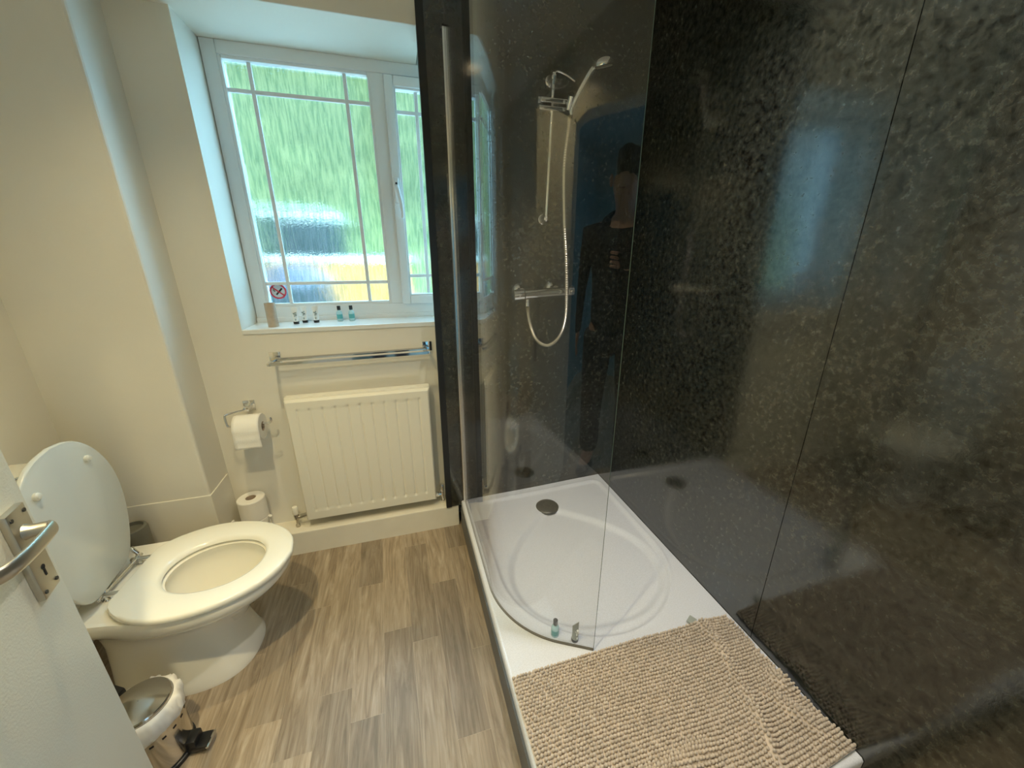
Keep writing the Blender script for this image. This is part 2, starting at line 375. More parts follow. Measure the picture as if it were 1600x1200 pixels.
# front wall with doorway, dark architrave
b = BM(); box(b, XL - .1, -.475, -.15, -.045, -.02, CEIL + .1); box(b, .36, XR + .1, -.15, -.045, -.02, CEIL + .1); box(b, -.475, .36, -.15, -.045, 1.99, CEIL + .1)
struct('wall_front', b, M_wall)
b = BM(); box(b, -.475, -.445, -.16, -.035, 0, 1.99); box(b, .33, .36, -.16, -.035, 0, 1.99); box(b, -.475, .36, -.16, -.035, 1.96, 1.99)
struct('trim_6', b, M_door)
# hall beyond the doorway
b = BM(); box(b, -1.5, 1.3, -2.5, -2.4, 0, 2.4); box(b, -1.5, 1.3, -2.5, -.15, 2.35, 2.45); box(b, -1.6, -1.5, -2.5, -1.3, 0, 2.4)
struct('wall_hall', b, M_hall)

# ------------------------------------------------------------------ window
wx0, wx1 = -.628, .498
win = thing('window_1', None, None, (0, 0, 0)); win['kind'] = 'structure'
def rframe(x0, x1, z0, z1, y0, y1, l, r, bt, tp, bev=.004):
    b = BM(); box(b, x0, x0 + l, y0, y1, z0, z1, bev=bev); box(b, x1 - r, x1, y0, y1, z0, z1, bev=bev)
    box(b, x0 + l, x1 - r, y0, y1, z0, z0 + bt, bev=bev); box(b, x0 + l, x1 - r, y0, y1, z1 - tp, z1, bev=bev); return b
obj('window_frame', rframe(wx0, wx1, ZW, ZS, 1.995, 2.07, .050, .045, .070, .045), M_upvc, win)
obj('window_frame', bx(-.035, .0185, 1.9955, 2.07, ZW + .07, ZS - .045, bev=.003), M_upvc, win)
# stepped bead round the fixed pane
obj('glazing_bead', rframe(-.580, -.034, ZW + .069, ZS - .044, 2.000, 2.03, .013, .012, .014, .013, bev=.004), M_upvc, win)
obj('sill_bead', bx(wx0, .16, 1.985, 2.02, ZW, ZW + .022, bev=.004), M_upvc, win)
# opening sash
sash = obj('sash', rframe(.018, .455, ZW + .066, ZS - .05, 1.982, 2.04, .038, .038, .038, .038, bev=.005), M_upvc, win)
obj('glazing_bead', rframe(.054, .419, ZW + .102, ZS - .086, 1.990, 2.03, .010, .010, .010, .010, bev=.003), M_upvc, sash)
def pane(x0, x1, z0, z1, par):
    obj('pane', bx(x0, x1, 2.022, 2.025, z0, z1), M_obs, par, smooth=False)
pane(-.57, -.042, 1.145, 2.07, win); pane(.062, .411, 1.178, 2.032, sash)
def bars(xs, zs, x0, x1, z0, z1, par):
    for x in xs:
        b = BM(); box(b, x - .0075, x + .0075, 2.006, 2.018, z0, z1, bev=.003); obj('glazing_bar', b, M_upvc, par)
    for z in zs:
        b = BM(); box(b, x0, x1, 2.0065, 2.0175, z - .0075, z + .0075, bev=.003); obj('glazing_bar', b, M_upvc, par)
bars((-.479, -.135), (1.970, 1.238), -.568, -.045, 1.150, 2.067, win)
bars((.148, .325), (1.950, 1.265), .063, .410, 1.181, 2.03, sash)
# espagnolette handle
hb = BM(); box(hb, .024, .046, 1.972, 1.984, 1.585, 1.690, bev=.005, seg=3)
hd = obj('window_handle', hb, M_upvc, sash)
b = BM(); tube(b, spline([(.036, 1.972, 1.650), (.036, 1.952, 1.648), (.040, 1.945, 1.625), (.048, 1.943, 1.585), (.051, 1.943, 1.545), (.050, 1.944, 1.520)], 6), [.009] * 12 + [.0085] * 10 + [.007] * 8 + [.004], 10)
obj('handle_lever', b, M_upvc, hd)
b = BM(); lathe(b, [(.0045, 1.9655), (.0045, 1.975)], (.035, 0, 1.665), 'y', 16); obj('lock_button', b, M_black, hd)
# no smoking sticker on the pane
st = thing('no_smoking_sticker', 'small round red no smoking sticker on the lower left corner of the window glass', 'sticker', (-.528, 2.0205, 1.203))
b = BM(); lathe(b, [(.031, 0), (.031, .0008)], (0, 0, 0), 'y', 40); obj('film', b, M_stick, st)
b = BM(); R_ = [[(r * math.cos(a), y, r * math.sin(a)) for a in [2 * PI * k / 48 for k in range(48)]] for r, y in ((.0275, -.0002), (.034, -.0002), (.034, -.0014), (.0275, -.0014))]
rings(b, [[Vector(p) for p in r] for r in R_], close=True); obj('red_ring', b, M_red, st)
def strip(l, wd, ang, y0, y1, c=(0, 0)):
    b = BM(); box(b, -l, l, y0, y1, -wd, wd); bmesh.ops.rotate(b, verts=b.verts, matrix=Matrix.Rotation(ang, 3, 'Y')); bmesh.ops.translate(b, verts=b.verts, vec=(c[0], 0, c[1])); return b
obj('cigarette', strip(.019, .0035, math.radians(-47), -.0012, -.0004, (.004, -.001)), M_black, st)
obj('smoke_wisp', strip(.006, .003, math.radians(60), -.0012, -.0004, (-.016, .004)), M_greyprint, st)
obj('red_slash', strip(.030, .0028, math.radians(40), -.0018, -.0010), M_red, st)

# ------------------------------------------------------------------ outside
b = BM()
nx_, ny_ = 60, 60
g = [[b.verts.new((-9 + 16 * i / nx_, 6.9 + 9 * j / ny_, .3 + 9 * (j / ny_) * .95 + .12 * noise.noise(Vector((i * .3, j * .3, 0))))) for i in range(nx_ + 1)] for j in range(ny_ + 1)]
for j in range(ny_):
    for i in range(nx_): b.faces.new((g[j][i], g[j][i + 1], g[j + 1][i + 1], g[j + 1][i]))
tag(obj('grass_bank', b, M_grass), 'bright green grassy bank rising behind the obscured window', 'grass', kind='structure')
struct('ground_outside', bx(-9, 7, 2.13, 7.2, .30, .45), M_gravel)
ow = thing('garden_wall', 'orange yellow low wall with pale top, blurred through the window glass', 'wall', (-.8, 6.0, .45))
obj('wall_face', bx(-1.4, 1.0, 0, .25, 0, .82, bev=.01), M_yellow, ow)
obj('coping', bx(-1.42, 1.02, -.03, .3, .82, .90, bev=.015), M_cream, ow)
ob = thing('storage_box', 'dark box with pale lid standing behind the yellow wall outside', 'box', (-1.3, 6.6, .45))
obj('box_body', bx(-.62, .55, 0, .6, -.1, 1.42, bev=.04), M_bin, ob)
obj('box_lid', bx(-.64, .57, -.03, .63, 1.42, 1.50, bev=.03), M_cream, ob)
b = BM(); b2 = [[Vector((x * s, y * s * .5, z)) for x, y in [(math.cos(2 * PI * k / 24), math.sin(2 * PI * k / 24)) for k in range(24)]] for s, z in ((.50, 0), (.47, .4), (.44, .62), (.30, .76), (.1, .80))]
rings(b, b2)
o = tag(obj('covered_heap', b, M_tarp), 'blue grey covered heap in front of the yellow wall, seen through the glass', 'cover'); o.location = (-1.28, 5.6, .45)
o = tag(obj('dark_planter', bx(-.6, .30, -.2, .2, 0, .60, bev=.03), M_dkgrey), 'dark slate coloured trough low outside the window, nearest the glass', 'planter'); o.location = (-1.0, 4.6, .45)

# ------------------------------------------------------------------ towel rail
tr_ = thing('towel_rail', 'chrome double towel rail fixed under the window above the radiator', 'towel rail', (-.21, Y0, .945))
for x, z in ((-.318, .004), (.318, .012)):
    obj('wall_plate', bx(x - .022, x + .022, -.010, 0, z - .022, z + .022, bev=.002), M_chrome, tr_)
    b = BM(); box(b, x - .006, x + .006, -.105, -.008, z - .016, z - .002, bev=.0015); obj('bracket_arm', b, M_chrome, tr_)
for y in (-.040, -.099):
    b = BM(); dz = .006 if y > -.05 else 0; tube(b, [(-.324, y, -.005 + dz), (.324, y, .003 + dz)], .0058, sq=True); obj('rail', b, M_chrome, tr_, smooth=False)

# ------------------------------------------------------------------ radiator
rx0, rx1, rz0, rz1, ry = -.508, .096, .168, .772, 1.708
rad = thing('radiator', 'cream panel radiator with vertical flutes on the wall below the window', 'radiator', (0, 0, 0))
b = BM(); NX, NZ = 240, 90
def radh(x, z):
    e = min(x - rx0, rx1 - x, z - rz0, rz1 - z)
    y = .010 * (1 - min(1, e / .008)) ** 2
    u, v = (x - (rx0 + .043)) / .0513, z
    zt, zb = rz1 - .040, rz0 + .048
    if -.05 < u < 10.15 and zb < v < zt:
        ed = min(1, (zt - v) / .012, (v - zb) / .012, (u + .05) / .12, (10.15 - u) / .12)
        fr = abs(u - round(u))
        y += .0045 * math.exp(-(fr / .075) ** 2) * ed + .0012 * ed
        sc_ = math.exp(-((v - (zt - .006)) / .006) ** 2) + math.exp(-((v - (zb + .006)) / .006) ** 2)
        if fr < .3: y += .004 * sc_ * (1 - fr / .3)
    return y
g = [[b.verts.new((rx0 + (rx1 - rx0) * i / NX, ry + radh(rx0 + (rx1 - rx0) * i / NX, rz0 + (rz1 - rz0) * j / NZ), rz0 + (rz1 - rz0) * j / NZ)) for i in range(NX + 1)] for j in range(NZ + 1)]
for j in range(NZ):
    for i in range(NX): b.faces.new((g[j][i], g[j][i + 1], g[j + 1][i + 1], g[j + 1][i]))
bd = [g[0][i] for i in range(NX + 1)] + [g[j][NX] for j in range(1, NZ + 1)] + [g[NZ][i] for i in range(NX - 1, -1, -1)] + [g[j][0] for j in range(NZ - 1, 0, -1)]
bk = [b.verts.new((v.co.x, ry + .022, v.co.z)) for v in bd]
for i in range(len(bd)): b.faces.new((bd[i], bd[(i + 1) % len(bd)], bk[(i + 1) % len(bk)], bk[i]))
b.faces.new(bk)
obj('front_panel', b, M_rad, rad, angle=50)
obj('top_grille', bx(rx0 - .002, rx1 + .004, ry + .022, ry + .062, rz1 - .03, rz1 + .010, bev=.004), M_rad, rad)
obj('back_panel', bx(rx0 + .004, rx1 - .002, ry + .022, ry + .070, rz0 + .01, rz1 - .02, bev=.004), M_rad, rad)
for x in (rx0 + .1, rx1 - .1): obj('wall_bracket', bx(x - .012, x + .012, ry + .068, Y0, rz0 + .08, rz1 - .08), M_rad, rad)
def valve(x, name, head):
    v = bpy.data.objects.new('radiator_valve', None); C.objects.link(v); v.parent = rad; v.location = (x, 1.748, .122)
    s = 1 if x < -.2 else -1
    b = BM(); lathe(b, [(.010, 0), (.010, .012), (.006, .014), (.006, .040), (.010, .042), (.012, .062), (.010, .072)], seg=20)
    tube(b, [(0, 0, .052), (s * .028, 0, .052)], [.010, .010], 14); tube(b, [(s * .02, 0, .052), (s * .052, 0, .058)], .013, 8)
    obj('valve_body', b, M_nickel if head else M_chrome, v)
    b = BM(); lathe(b, [(.011, .070), (.0135, .074), (.0125, .105), (.010, .110), (.002, .111)], seg=20)
    obj('valve_cap', b, M_plastic if head else M_chrome, v)
valve(-.561, 'left', True); valve(.131, 'right', False)

# ------------------------------------------------------------------ toilet roll holder and rolls
th = thing('toilet_roll_holder', 'chrome open arm toilet roll holder with square wall plate left of the radiator', 'toilet roll holder', (-.664, Y0, .744))
obj('wall_plate', bx(-.022, .022, -.008, 0, -.022, .022, bev=.002), M_chrome, th)
b = BM(); box(b, -.010, .010, -.05, -.006, -.014, .004, bev=.002); obj('post', b, M_chrome, th)
b = BM(); tube(b, spline([(-.002, -.045, -.005), (-.030, -.062, -.006), (-.062, -.080, -.008), (-.068, -.083, -.018), (-.066, -.085, -.052), (-.060, -.085, -.060), (-.03, -.085, -.060), (.03, -.085, -.060), (.082, -.085, -.060), (.092, -.085, -.057), (.097, -.085, -.046), (.094, -.085, -.036)], 5), .0045, 10)
obj('arm', b, M_chrome, th)
rl = thing('toilet_roll', 'white toilet roll hanging on the chrome holder with a loose sheet down its front', 'toilet roll', (-.650, Y0 - .085, .672), group=None)
b = BM(); R0, R1, hw = .056, .020, .048
lathe(b, [(R0 - .002, -hw), (R0, -hw + .003), (R0, hw - .003), (R0 - .002, hw), (R1 + .001, hw), (R1 + .001, -hw)], axis='x', seg=56, caps=False)
vsb = b.verts[:]; n = 56
for k in range(n):   # close inner tube to first ring
    b.faces.new((vsb[5 * n + k], vsb[5 * n + (k + 1) % n], vsb[(k + 1) % n], vsb[k]))
obj('paper', b, M_paper, rl)
b = BM(); lathe(b, [(R1, -hw), (R1, hw), (R1 - .002, hw), (R1 - .002, -hw)], axis='x', seg=32, caps=False); obj('core', b, M_card, rl)
b = BM(); pr = []
for k in range(13):
    a = PI / 2 + k / 12 * PI / 2
    pr.append((R0 + .0012, a))
pts = [((R0 + .0015) * math.cos(a), (R0 + .0015) * math.sin(a)) for _, a in pr] + [(-(R0 + .002) + .001 * math.sin(i * 1.3), -i * .009) for i in range(1, 9)]
for s in (0,):
    vv = [[b.verts.new((x, y + off, z)) for x in [-hw + 2 * hw * q / 8 for q in range(9)]] for (y, z) in pts for off in (0,)]
    for a_, c_ in zip(vv, vv[1:]):
        for i in range(8): b.faces.new((a_[i], a_[i + 1], c_[i + 1], c_[i]))
o = obj('loose_sheet', b, M_paper, rl); md = o.modifiers.new('s', 'SOLIDIFY'); md.thickness = .001
def upright_roll(name, label, loc):
    t = thing(name, label, 'toilet roll', loc)
    b = BM(); lathe(b, [(.052, 0), (.0545, .003), (.0545, .097), (.052, .1), (.021, .1), (.021, .0)], seg=48, caps=False); vv = b.verts[:]
    for k in range(48): b.faces.new((vv[5 * 48 + k], vv[5 * 48 + (k + 1) % 48], vv[(k + 1) % 48], vv[k]))
    obj('paper', b, M_paper, t)
    b = BM(); lathe(b, [(.0205, .001), (.0205, .099), (.019, .099), (.019, .001)], seg=32, caps=False); obj('core', b, M_card, t); return t
upright_roll('toilet_roll.001', 'spare toilet roll standing on end by the radiator valve, top of its stack', (-.722, 1.738, .223))
wr = upright_roll('toilet_roll.002', 'lower spare toilet roll on the ledge in torn white wrapping', (-.722, 1.738, .122))
for sx in (-1, 1):
    b = BM(); P0 = Vector((sx * .054, -.02, .06))
    tube(b, [P0, P0 + Vector((sx * .010, -.015, .035)), P0 + Vector((sx * .020, -.02, .058))], [.007, .005, .008], 6)
    obj('wrapper_tail', b, M_bag, wr)

# ------------------------------------------------------------------ sill things
ct = thing('cardboard_tube', 'empty brown cardboard toilet roll core standing on the left end of the sill', 'cardboard tube', (-.527, 1.856, ZW + .002))
b = BM(); lathe(b, [(.0205, 0), (.0205, .1), (.019, .1), (.019, 0)], seg=36, caps=False); vv = b.verts[:]
for k in range(36): b.faces.new((vv[3 * 36 + k], vv[3 * 36 + (k + 1) % 36], vv[(k + 1) % 36], vv[k]))
obj('tube_wall', b, M_card, ct)
def copy_tree(o, parent=None):
    c = o.copy(); C.objects.link(c)
    if parent: c.parent = parent
    for ch in list(o.children): copy_tree(ch, c)
    return c
def mini_tube(loc, rz, label, body=None, pr=None, group=None, cap_h=.011):
    t = thing('toiletry_tube', label, 'toiletry tube', loc, rz, group)
    b = BM(); prof = []
    for i in range(9):
        f = i / 8; z = cap_h + f * .062; wx = .0105 + .0035 * f; wy = .0105 * (1 - f) + .0012
        prof.append([Vector((wx * math.cos(a), wy * math.sin(a), z)) for a in [2 * PI * k / 20 for k in range(20)]])
    rings(b, prof); obj('tube_body', b, body or M_tubew, t)
    b = BM(); lathe(b, [(.0112, 0), (.0118, .001), (.0118, cap_h - .001), (.011, cap_h)], seg=20); obj('cap', b, M_black, t)
    b = BM()
    for q, (dx, dz, ln, an) in enumerate(((-.004, .046, .007, .9), (.002, .050, .006, -.5), (.004, .040, .007, .6), (-.001, .036, .006, -1.0), (0, .022, .006, 0), (0, .018, .005, 0))):
        r = BM(); box(r, -ln / 2, ln / 2, -.0122, -.0060, -.0009, .0009); bmesh.ops.rotate(r, verts=r.verts, matrix=Matrix.Rotation(an, 3, 'Y')); bmesh.ops.translate(r, verts=r.verts, vec=(dx, 0, dz))
        me = bpy.data.meshes.new('x'); r.to_mesh(me); r.free(); b.from_mesh(me); bpy.data.meshes.remove(me)
    obj('print', b, pr or M_greyprint, t); return t
g3 = 'small white tubes on the window sill'
mini_tube((-.449, 1.905, ZW + .002), .1, 'small white toiletry tube with black cap on the sill, nearest the cardboard tube', group=g3)
mini_tube((-.419, 1.935, ZW + .002), -.1, 'middle of three white toiletry tubes on the sill, set back behind its neighbour', group=g3)
mini_tube((-.370, 1.925, ZW + .002), .05, 'white toiletry tube standing a little apart, nearest the blue bottles on the sill', group=g3)
def mini_bottle(loc, label, group=None, rz=0, sc_=1.0):
    t = thing('toiletry_bottle', label, 'toiletry bottle', loc, rz, group)
    b = BM(); lathe(b, [(.0105, 0), (.0128, .003), (.0128, .036), (.011, .044), (.0055, .049), (.0055, .053)], seg=24); obj('bottle_body', b, M_clearblue, t)
    b = BM(); lathe(b, [(.0131, .012), (.0131, .032)], seg=24, caps=False); obj('bottle_label', b, M_teal, t)
    b = BM(); lathe(b, [(.0072, .051), (.0078, .052), (.0078, .069), (.007, .070)], seg=20); obj('cap', b, M_black, t)
    t.scale = (sc_,) * 3; return t
mini_bottle((-.271, 1.935, ZW + .002), 'small clear blue bottle with black cap on the sill, left one of the pair', 'blue bottles on the window sill')
mini_bottle((-.219, 1.935, ZW + .002), 'small clear blue bottle with black cap on the sill, right one of the pair', 'blue bottles on the window sill')

# ------------------------------------------------------------------ shower tray
tx0, tx1, ty0 = .2205, 1.028, .335
def sstep(t): t = max(0, min(1, t)); return t * t * (3 - 2 * t)
_tp = spline([(.0, 1.505, 0), (.045, 1.495, 0), (.10, 1.45, 0), (.19, 1.363, 0), (.27, 1.257, 0), (.305, 1.172, 0), (.312, 1.096, 0), (.297, 1.028, 0), (.27, .972, 0), (.227, .928, 0), (.15, .882, 0), (.075, .861, 0), (0, .856, 0)], 4)
def tear(x, y):
    """signed distance to the inner teardrop outline, negative inside"""
    px, py = abs(x - .6415), y; best = 9; inside = False
    for a_, c_ in zip(_tp, _tp[1:]):
        ex, ey = c_.x - a_.x, c_.y - a_.y; t = max(0, min(1, ((px - a_.x) * ex + (py - a_.y) * ey) / (ex * ex + ey * ey)))
        best = min(best, (px - a_.x - ex * t) ** 2 + (py - a_.y - ey * t) ** 2)
        if (a_.y > py) != (c_.y > py) and px < a_.x + (py - a_.y) * ex / ey: inside = not inside
    return -math.sqrt(best) if inside else math.sqrt(best)
def traytop(x, y):
    cx, cy, r = .6415, 1.159, .3585
    dx = x - cx
    top = 1.668 + .035 * dx
    if y < cy: d = math.hypot(dx, y - cy) - r
    else:
        q = .05; ax, ay = abs(dx) - (r - q), y - (top - q)
        d = (math.hypot(max(ax, 0), max(ay, 0)) + min(max(ax, ay), 0)) - q
    # teardrop floor
    ax_, ay_ = .6415, 1.14; bx_, by_ = .640, 1.52
    d2 = tear(x, y)
    z = .150
    z += .0022 * math.exp(-((d + .002) / .006) ** 2)
    z -= .010 * sstep(-d / .022)
    z -= .016 * sstep(-d2 / .035 + .4) * sstep(-d / .02)
    z -= .004 * sstep(1 - math.hypot(x - .639, y - 1.539) / .3)
    return z
b = BM(); NX, NY = 150, 260
def ty(i, j):
    x = tx0 + (tx1 - tx0) * i / NX; y1 = endy(x) - .002
    return x, ty0 + (y1 - ty0) * j / NY
g = []
for j in range(NY + 1):
    row = []
    for i in range(NX + 1):
        x, y = ty(i, j); z = traytop(x, y)
        e = min(x - tx0, y - ty0)
        if e < .006: z -= .006 * (1 - math.sqrt(max(0, 1 - (1 - e / .006) ** 2)))
        row.append(b.verts.new((x, y, z)))
    g.append(row)
for j in range(NY):
    for i in range(NX): b.faces.new((g[j][i], g[j][i + 1], g[j + 1][i + 1], g[j + 1][i]))
bd = [g[0][i] for i in range(NX + 1)] + [g[j][NX] for j in range(1, NY + 1)] + [g[NY][i] for i in range(NX - 1, -1, -1)] + [g[j][0] for j in range(NY - 1, 0, -1)]
bk = [b.verts.new((v.co.x, v.co.y, .112)) for v in bd]
for i in range(len(bd)): b.faces.new((bd[i], bd[(i + 1) % len(bd)], bk[(i + 1) % len(bk)], bk[i]))
b.faces.new(bk)
tray = thing('shower_tray', 'white shower tray with rounded sunken basin along the dark right wall', 'shower tray', (0, 0, 0))
obj('basin', b, M_tray, tray, angle=60)
b = BM(); box(b, .2145, tx1 - .002, ty0 + .002, 1.69, 0, .1118); obj('plinth', b, M_dkpanel, tray, smooth=False)
dz_ = traytop(.639, 1.45)
b = BM(); lathe(b, [(.0, .010), (.014, .0105), (.040, .009), (.054, .006), (.058, .002), (.058, -.004)], (.639, 1.539, traytop(.69, 1.50) + .002), seg=48, caps=False)
dr = obj('drain_cover', b, M_drain, tray)
b = BM(); lathe(b, [(.020, .0105), (.020, .0125), (.017, .0135), (.0, .0135)], (.639, 1.539, traytop(.69, 1.50) + .002), seg=32, caps=False)
obj('drain_cap', b, M_drain, dr)
struct('trim_7', bx(tx0 + .02, XR, 1.0, 1.001, .1, .101), M_plastic) if False else None

# ------------------------------------------------------------------ curved glass screen
sg = thing('shower_screen', 'frameless curved clear glass shower screen standing on the tray', 'shower screen', (0, 0, 0))
path = [(.24, 1.676 - .552 * i / 12, 180.0) for i in range(12)]
for i in range(33):
    a = 180 + 61 * i / 32; path.append((.57 + .33 * math.cos(math.radians(a)), 1.124 + .33 * math.sin(math.radians(a)), a))
for i in range(1, 5): path.append((.410 + .8746 * .107 * i / 4, .8354 - .4848 * .107 * i / 4, 241.0))
def gl(off):
    return [Vector((x + off * math.cos(math.radians(a)), y + off * math.sin(math.radians(a)), 0)) for x, y, a in path]
inn, out_ = gl(-.003), gl(.003)
b = BM(); zb, zt = .153, 2.30
vi0 = [b.verts.new(p + Vector((0, 0, zb))) for p in inn]; vi1 = [b.verts.new(p + Vector((0, 0, zt))) for p in inn]
vo0 = [b.verts.new(p + Vector((0, 0, zb))) for p in out_]; vo1 = [b.verts.new(p + Vector((0, 0, zt))) for p in out_]
for k in range(len(inn) - 1):
    b.faces.new((vi0[k], vi0[k + 1], vi1[k + 1], vi1[k])); b.faces.new((vo0[k + 1], vo0[k], vo1[k], vo1[k + 1]))
    b.faces.new((vi1[k], vi1[k + 1], vo1[k + 1], vo1[k])); b.faces.new((vi0[k + 1], vi0[k], vo0[k], vo0[k + 1]))
b.faces.new((vi0[0], vi1[0], vo1[0], vo0[0])); b.faces.new((vi1[-1], vi0[-1], vo0[-1], vo1[-1]))
obj('glass_panel', b, M_glass, sg, angle=30)
b = BM(); e0 = inn[-1]; e1 = out_[-1]; tdir = Vector((.8746, -.4848, 0)) * .0012
rings(b, [[e0 + Vector((0, 0, z)), e1 + Vector((0, 0, z)), e1 + tdir + Vector((0, 0, z)), e0 + tdir + Vector((0, 0, z))] for z in (zb, zt)])
obj('polished_edge', b, M_glassedge, sg, smooth=False)
b = BM(); sp = gl(.0034); sq_ = gl(-.0034)
rings(b, [[sp[k] + Vector((0, 0, .1505)), sq_[k] + Vector((0, 0, .1505)), sq_[k] + Vector((0, 0, .1545)), sp[k] + Vector((0, 0, .1545))] for k in range(len(sp))])
obj('seal_strip', b, M_rubber, sg)
b = BM(); box(b, .229, .251, 1.670, endy(.24) - .001, .152, 2.125, bev=.004)
wp = obj('wall_profile', b, M_alu, sg)
obj('profile_cap', bx(.2285, .2515, 1.669, endy(.24) - .001, 2.125, 2.129, bev=.001), M_black, wp)

# ------------------------------------------------------------------ shower fittings
ew = endy(.65)
sr = thing('shower_riser_rail', 'slim chrome riser rail on the shower end wall with sliding bracket', 'shower rail', (.650, ew, 1.50))
b = BM(); tube(b, [(-.012, -.045, .0), (.005, -.045, .53)], .0085, 16); obj('rail', b, M_chrome, sr)
for x, z in ((-.012, .01), (.005, .515)):
    b = BM(); lathe(b, [(.0215, 0), (.0215, -.008), (.016, -.014), (.010, -.030), (.012, -.045)], (x, 0, z), 'y', 28)
    r = bmesh.ops.create_uvsphere(b, u_segments=20, v_segments=12, radius=.014); bmesh.ops.translate(b, verts=r['verts'], vec=(x, -.045, z)); obj('wall_bracket', b, M_chrome, sr)
b = BM(); box(b, -.055, .065, -.066, -.034, .425, .443, bev=.005, seg=3); box(b, -.060, .062, -.064, -.036, .400, .416, bev=.004, seg=3); box(b, -.010, .018, -.062, -.034, .405, .44, bev=.004)
sl = obj('slider_bracket', b, M_chrome, sr)
b = BM(); tube(b, [(.058, -.075, .402), (.064, -.087, .444)], [.012, .014], 16); obj('handset_cradle', b, M_chrome, sl)
b = BM(); tube(b, [(-.052, -.05, .434), (-.064, -.05, .434)], .013, 16); obj('slider_knob', b, M_chrome, sl)
sd = thing('soap_dish', 'small round clear soap dish on the riser rail above the slider', 'soap dish', (.655, ew - .045, 1.965))
b = BM(); lathe(b, [(.001, -.006), (.025, -.004), (.036, .004), (.040, .014), (.038, .014), (.034, .006), (.024, -.001), (.001, -.003)], (.0, -.052, 0), seg=36, caps=False); obj('dish', b, M_glass, sd)
b = BM(); tube(b, spline([(-.01, -.022, .02), (-.005, -.032, .056), (.03, -.037, .05), (.07, -.042, .03)], 8), .0035, 8); obj('dish_clip', b, M_chrome, sd)
hs = thing('shower_handset', 'chrome shower handset resting in the bracket at the top of the rail', 'shower head', (.716, ew - .083, 1.905))
b = BM(); hp = spline([(.000, -.004, -.022), (.003, -.006, 0), (.022, -.012, .045), (.046, -.024, .09), (.062, -.034, .118), (.078, -.045, .135)], 6)
tube(b, hp, [.0095 + .003 * math.sin(i / 30 * PI) for i in range(len(hp))], 16); obj('handle', b, M_chrome, hs)
b = BM(); lathe(b, [(.002, .022), (.018, .020), (.034, .012), (.041, .002), (.041, -.006), (.036, -.009)], seg=36)
bmesh.ops.rotate(b, verts=b.verts, matrix=Matrix.Rotation(math.radians(-14), 3, 'Y') @ Matrix.Rotation(math.radians(12), 3, 'X')); bmesh.ops.translate(b, verts=b.verts, vec=(.098, -.055, .138))
hdh = obj('spray_head', b, M_chrome, hs)
b = BM(); lathe(b, [(.033, -.0085), (.033, -.012), (.002, -.013)], seg=30)
bmesh.ops.rotate(b, verts=b.verts, matrix=Matrix.Rotation(math.radians(-14), 3, 'Y') @ Matrix.Rotation(math.radians(12), 3, 'X')); bmesh.ops.translate(b, verts=b.verts, vec=(.098, -.055, .138))
obj('nozzle_plate', b, M_pot, hdh)
vy = ew - .06
mv = thing('thermostatic_bar_valve', 'chrome thermostatic bar shower valve on the end wall', 'shower valve', (.625, ew, 1.200))
def tz(x): return x * .05
b = BM(); tube(b, [(-.085, -.06, tz(-.085)), (.115, -.06, tz(.115))], .0205, 28); obj('bar_body', b, M_chrome, mv)
for x0, x1 in ((-.140, -.088), (.118, .150)):
    b = BM(); tube(b, [(x0, -.06, tz(x0)), (x0 + .004, -.06, tz(x0)), (x1 - .003, -.06, tz(x1)), (x1, -.06, tz(x1))], [.018, .0235, .0235, .020], 28); k_ = obj('control_knob', b, M_chrome, mv)
    b = BM(); tube(b, [((x0 + x1) / 2, -.083, tz(x0)), ((x0 + x1) / 2, -.092, tz(x0))], [.005, .004], 8); obj('knob_pin', b, M_chrome, k_)
for x in (-.108, .052):
    b = BM(); lathe(b, [(.031, -.001), (.030, -.010), (.022, -.020), (.015, -.026), (.0145, -.060)], (x + .01, 0, .014 + tz(x)), 'y', 32); obj('wall_flange', b, M_chrome, mv)
b = BM(); lathe(b, [(.010, -.022), (.010, -.034), (.012, -.036), (.012, -.052), (.009, -.054)], (-.070, -.06, tz(-.07)), 'z', 18); obj('outlet', b, M_chrome, mv)
hz = BM()
hc = spline([(.714, ew - .076, 1.884), (.712, ew - .074, 1.84), (.700, ew - .075, 1.70), (.704, ew - .09, 1.50), (.716, ew - .1, 1.34), (.724, ew - .105, 1.18), (.722, ew - .10, 1.07), (.697, ew - .09, .995), (.648, ew - .08, .962), (.597, ew - .07, .990), (.567, ew - .065, 1.06), (.556, ew - .06, 1.12), (.555, ew - .06, 1.141)], 34)
tube(hz, hc, [.0078 + (.0011 if i % 2 else -.0007) for i in range(len(hc))], 12)
tag(obj('shower_hose', hz, M_hose), 'ribbed silver hose looping from the handset down to the bar valve', 'hose')

# ------------------------------------------------------------------ toiletries in the tray
mini_bottle((.405, .868, .1455), 'small clear blue bottle with black cap standing inside the shower tray', sc_=1.0)
mini_tube((.461, .832, .1485), .25, 'small grey toiletry tube with dark cap standing inside the shower tray', body=M_greytube, pr=M_tubew)

# ------------------------------------------------------------------ bath mat
mt = thing('bath_mat', 'beige chenille bobble bath mat rucked over the near end of the shower tray', 'bath mat', (0, 0, 0))
def fold(x, y):
    """height of the cloth above the tray"""
    t = (.79 - y) / .45
    xr = .900 - .010 * t - .11 * t * t
    z = .015 * math.exp(-((x - xr) / .014) ** 2) * (.8 + .3 * math.sin(y * 31)) + .005 * math.exp(-((x - xr) / .05) ** 2)
    z += .022 * math.exp(-((x - .985) / .035) ** 2 - ((y - .53) / .032) ** 2)
    z += .016 * math.exp(-((x - .93 + .5 * (y - .50)) / .022) ** 2 - ((y - .46) / .06) ** 2)
    z += .012 * math.exp(-((y - .43 - .12 * (x - .4)) / .022) ** 2) * sstep((x - .30) / .08) * sstep((.72 - x) / .1)
    z += .004 * noise.noise(Vector((x * 7, y * 9, 0)))+.002
    return max(z, 0)
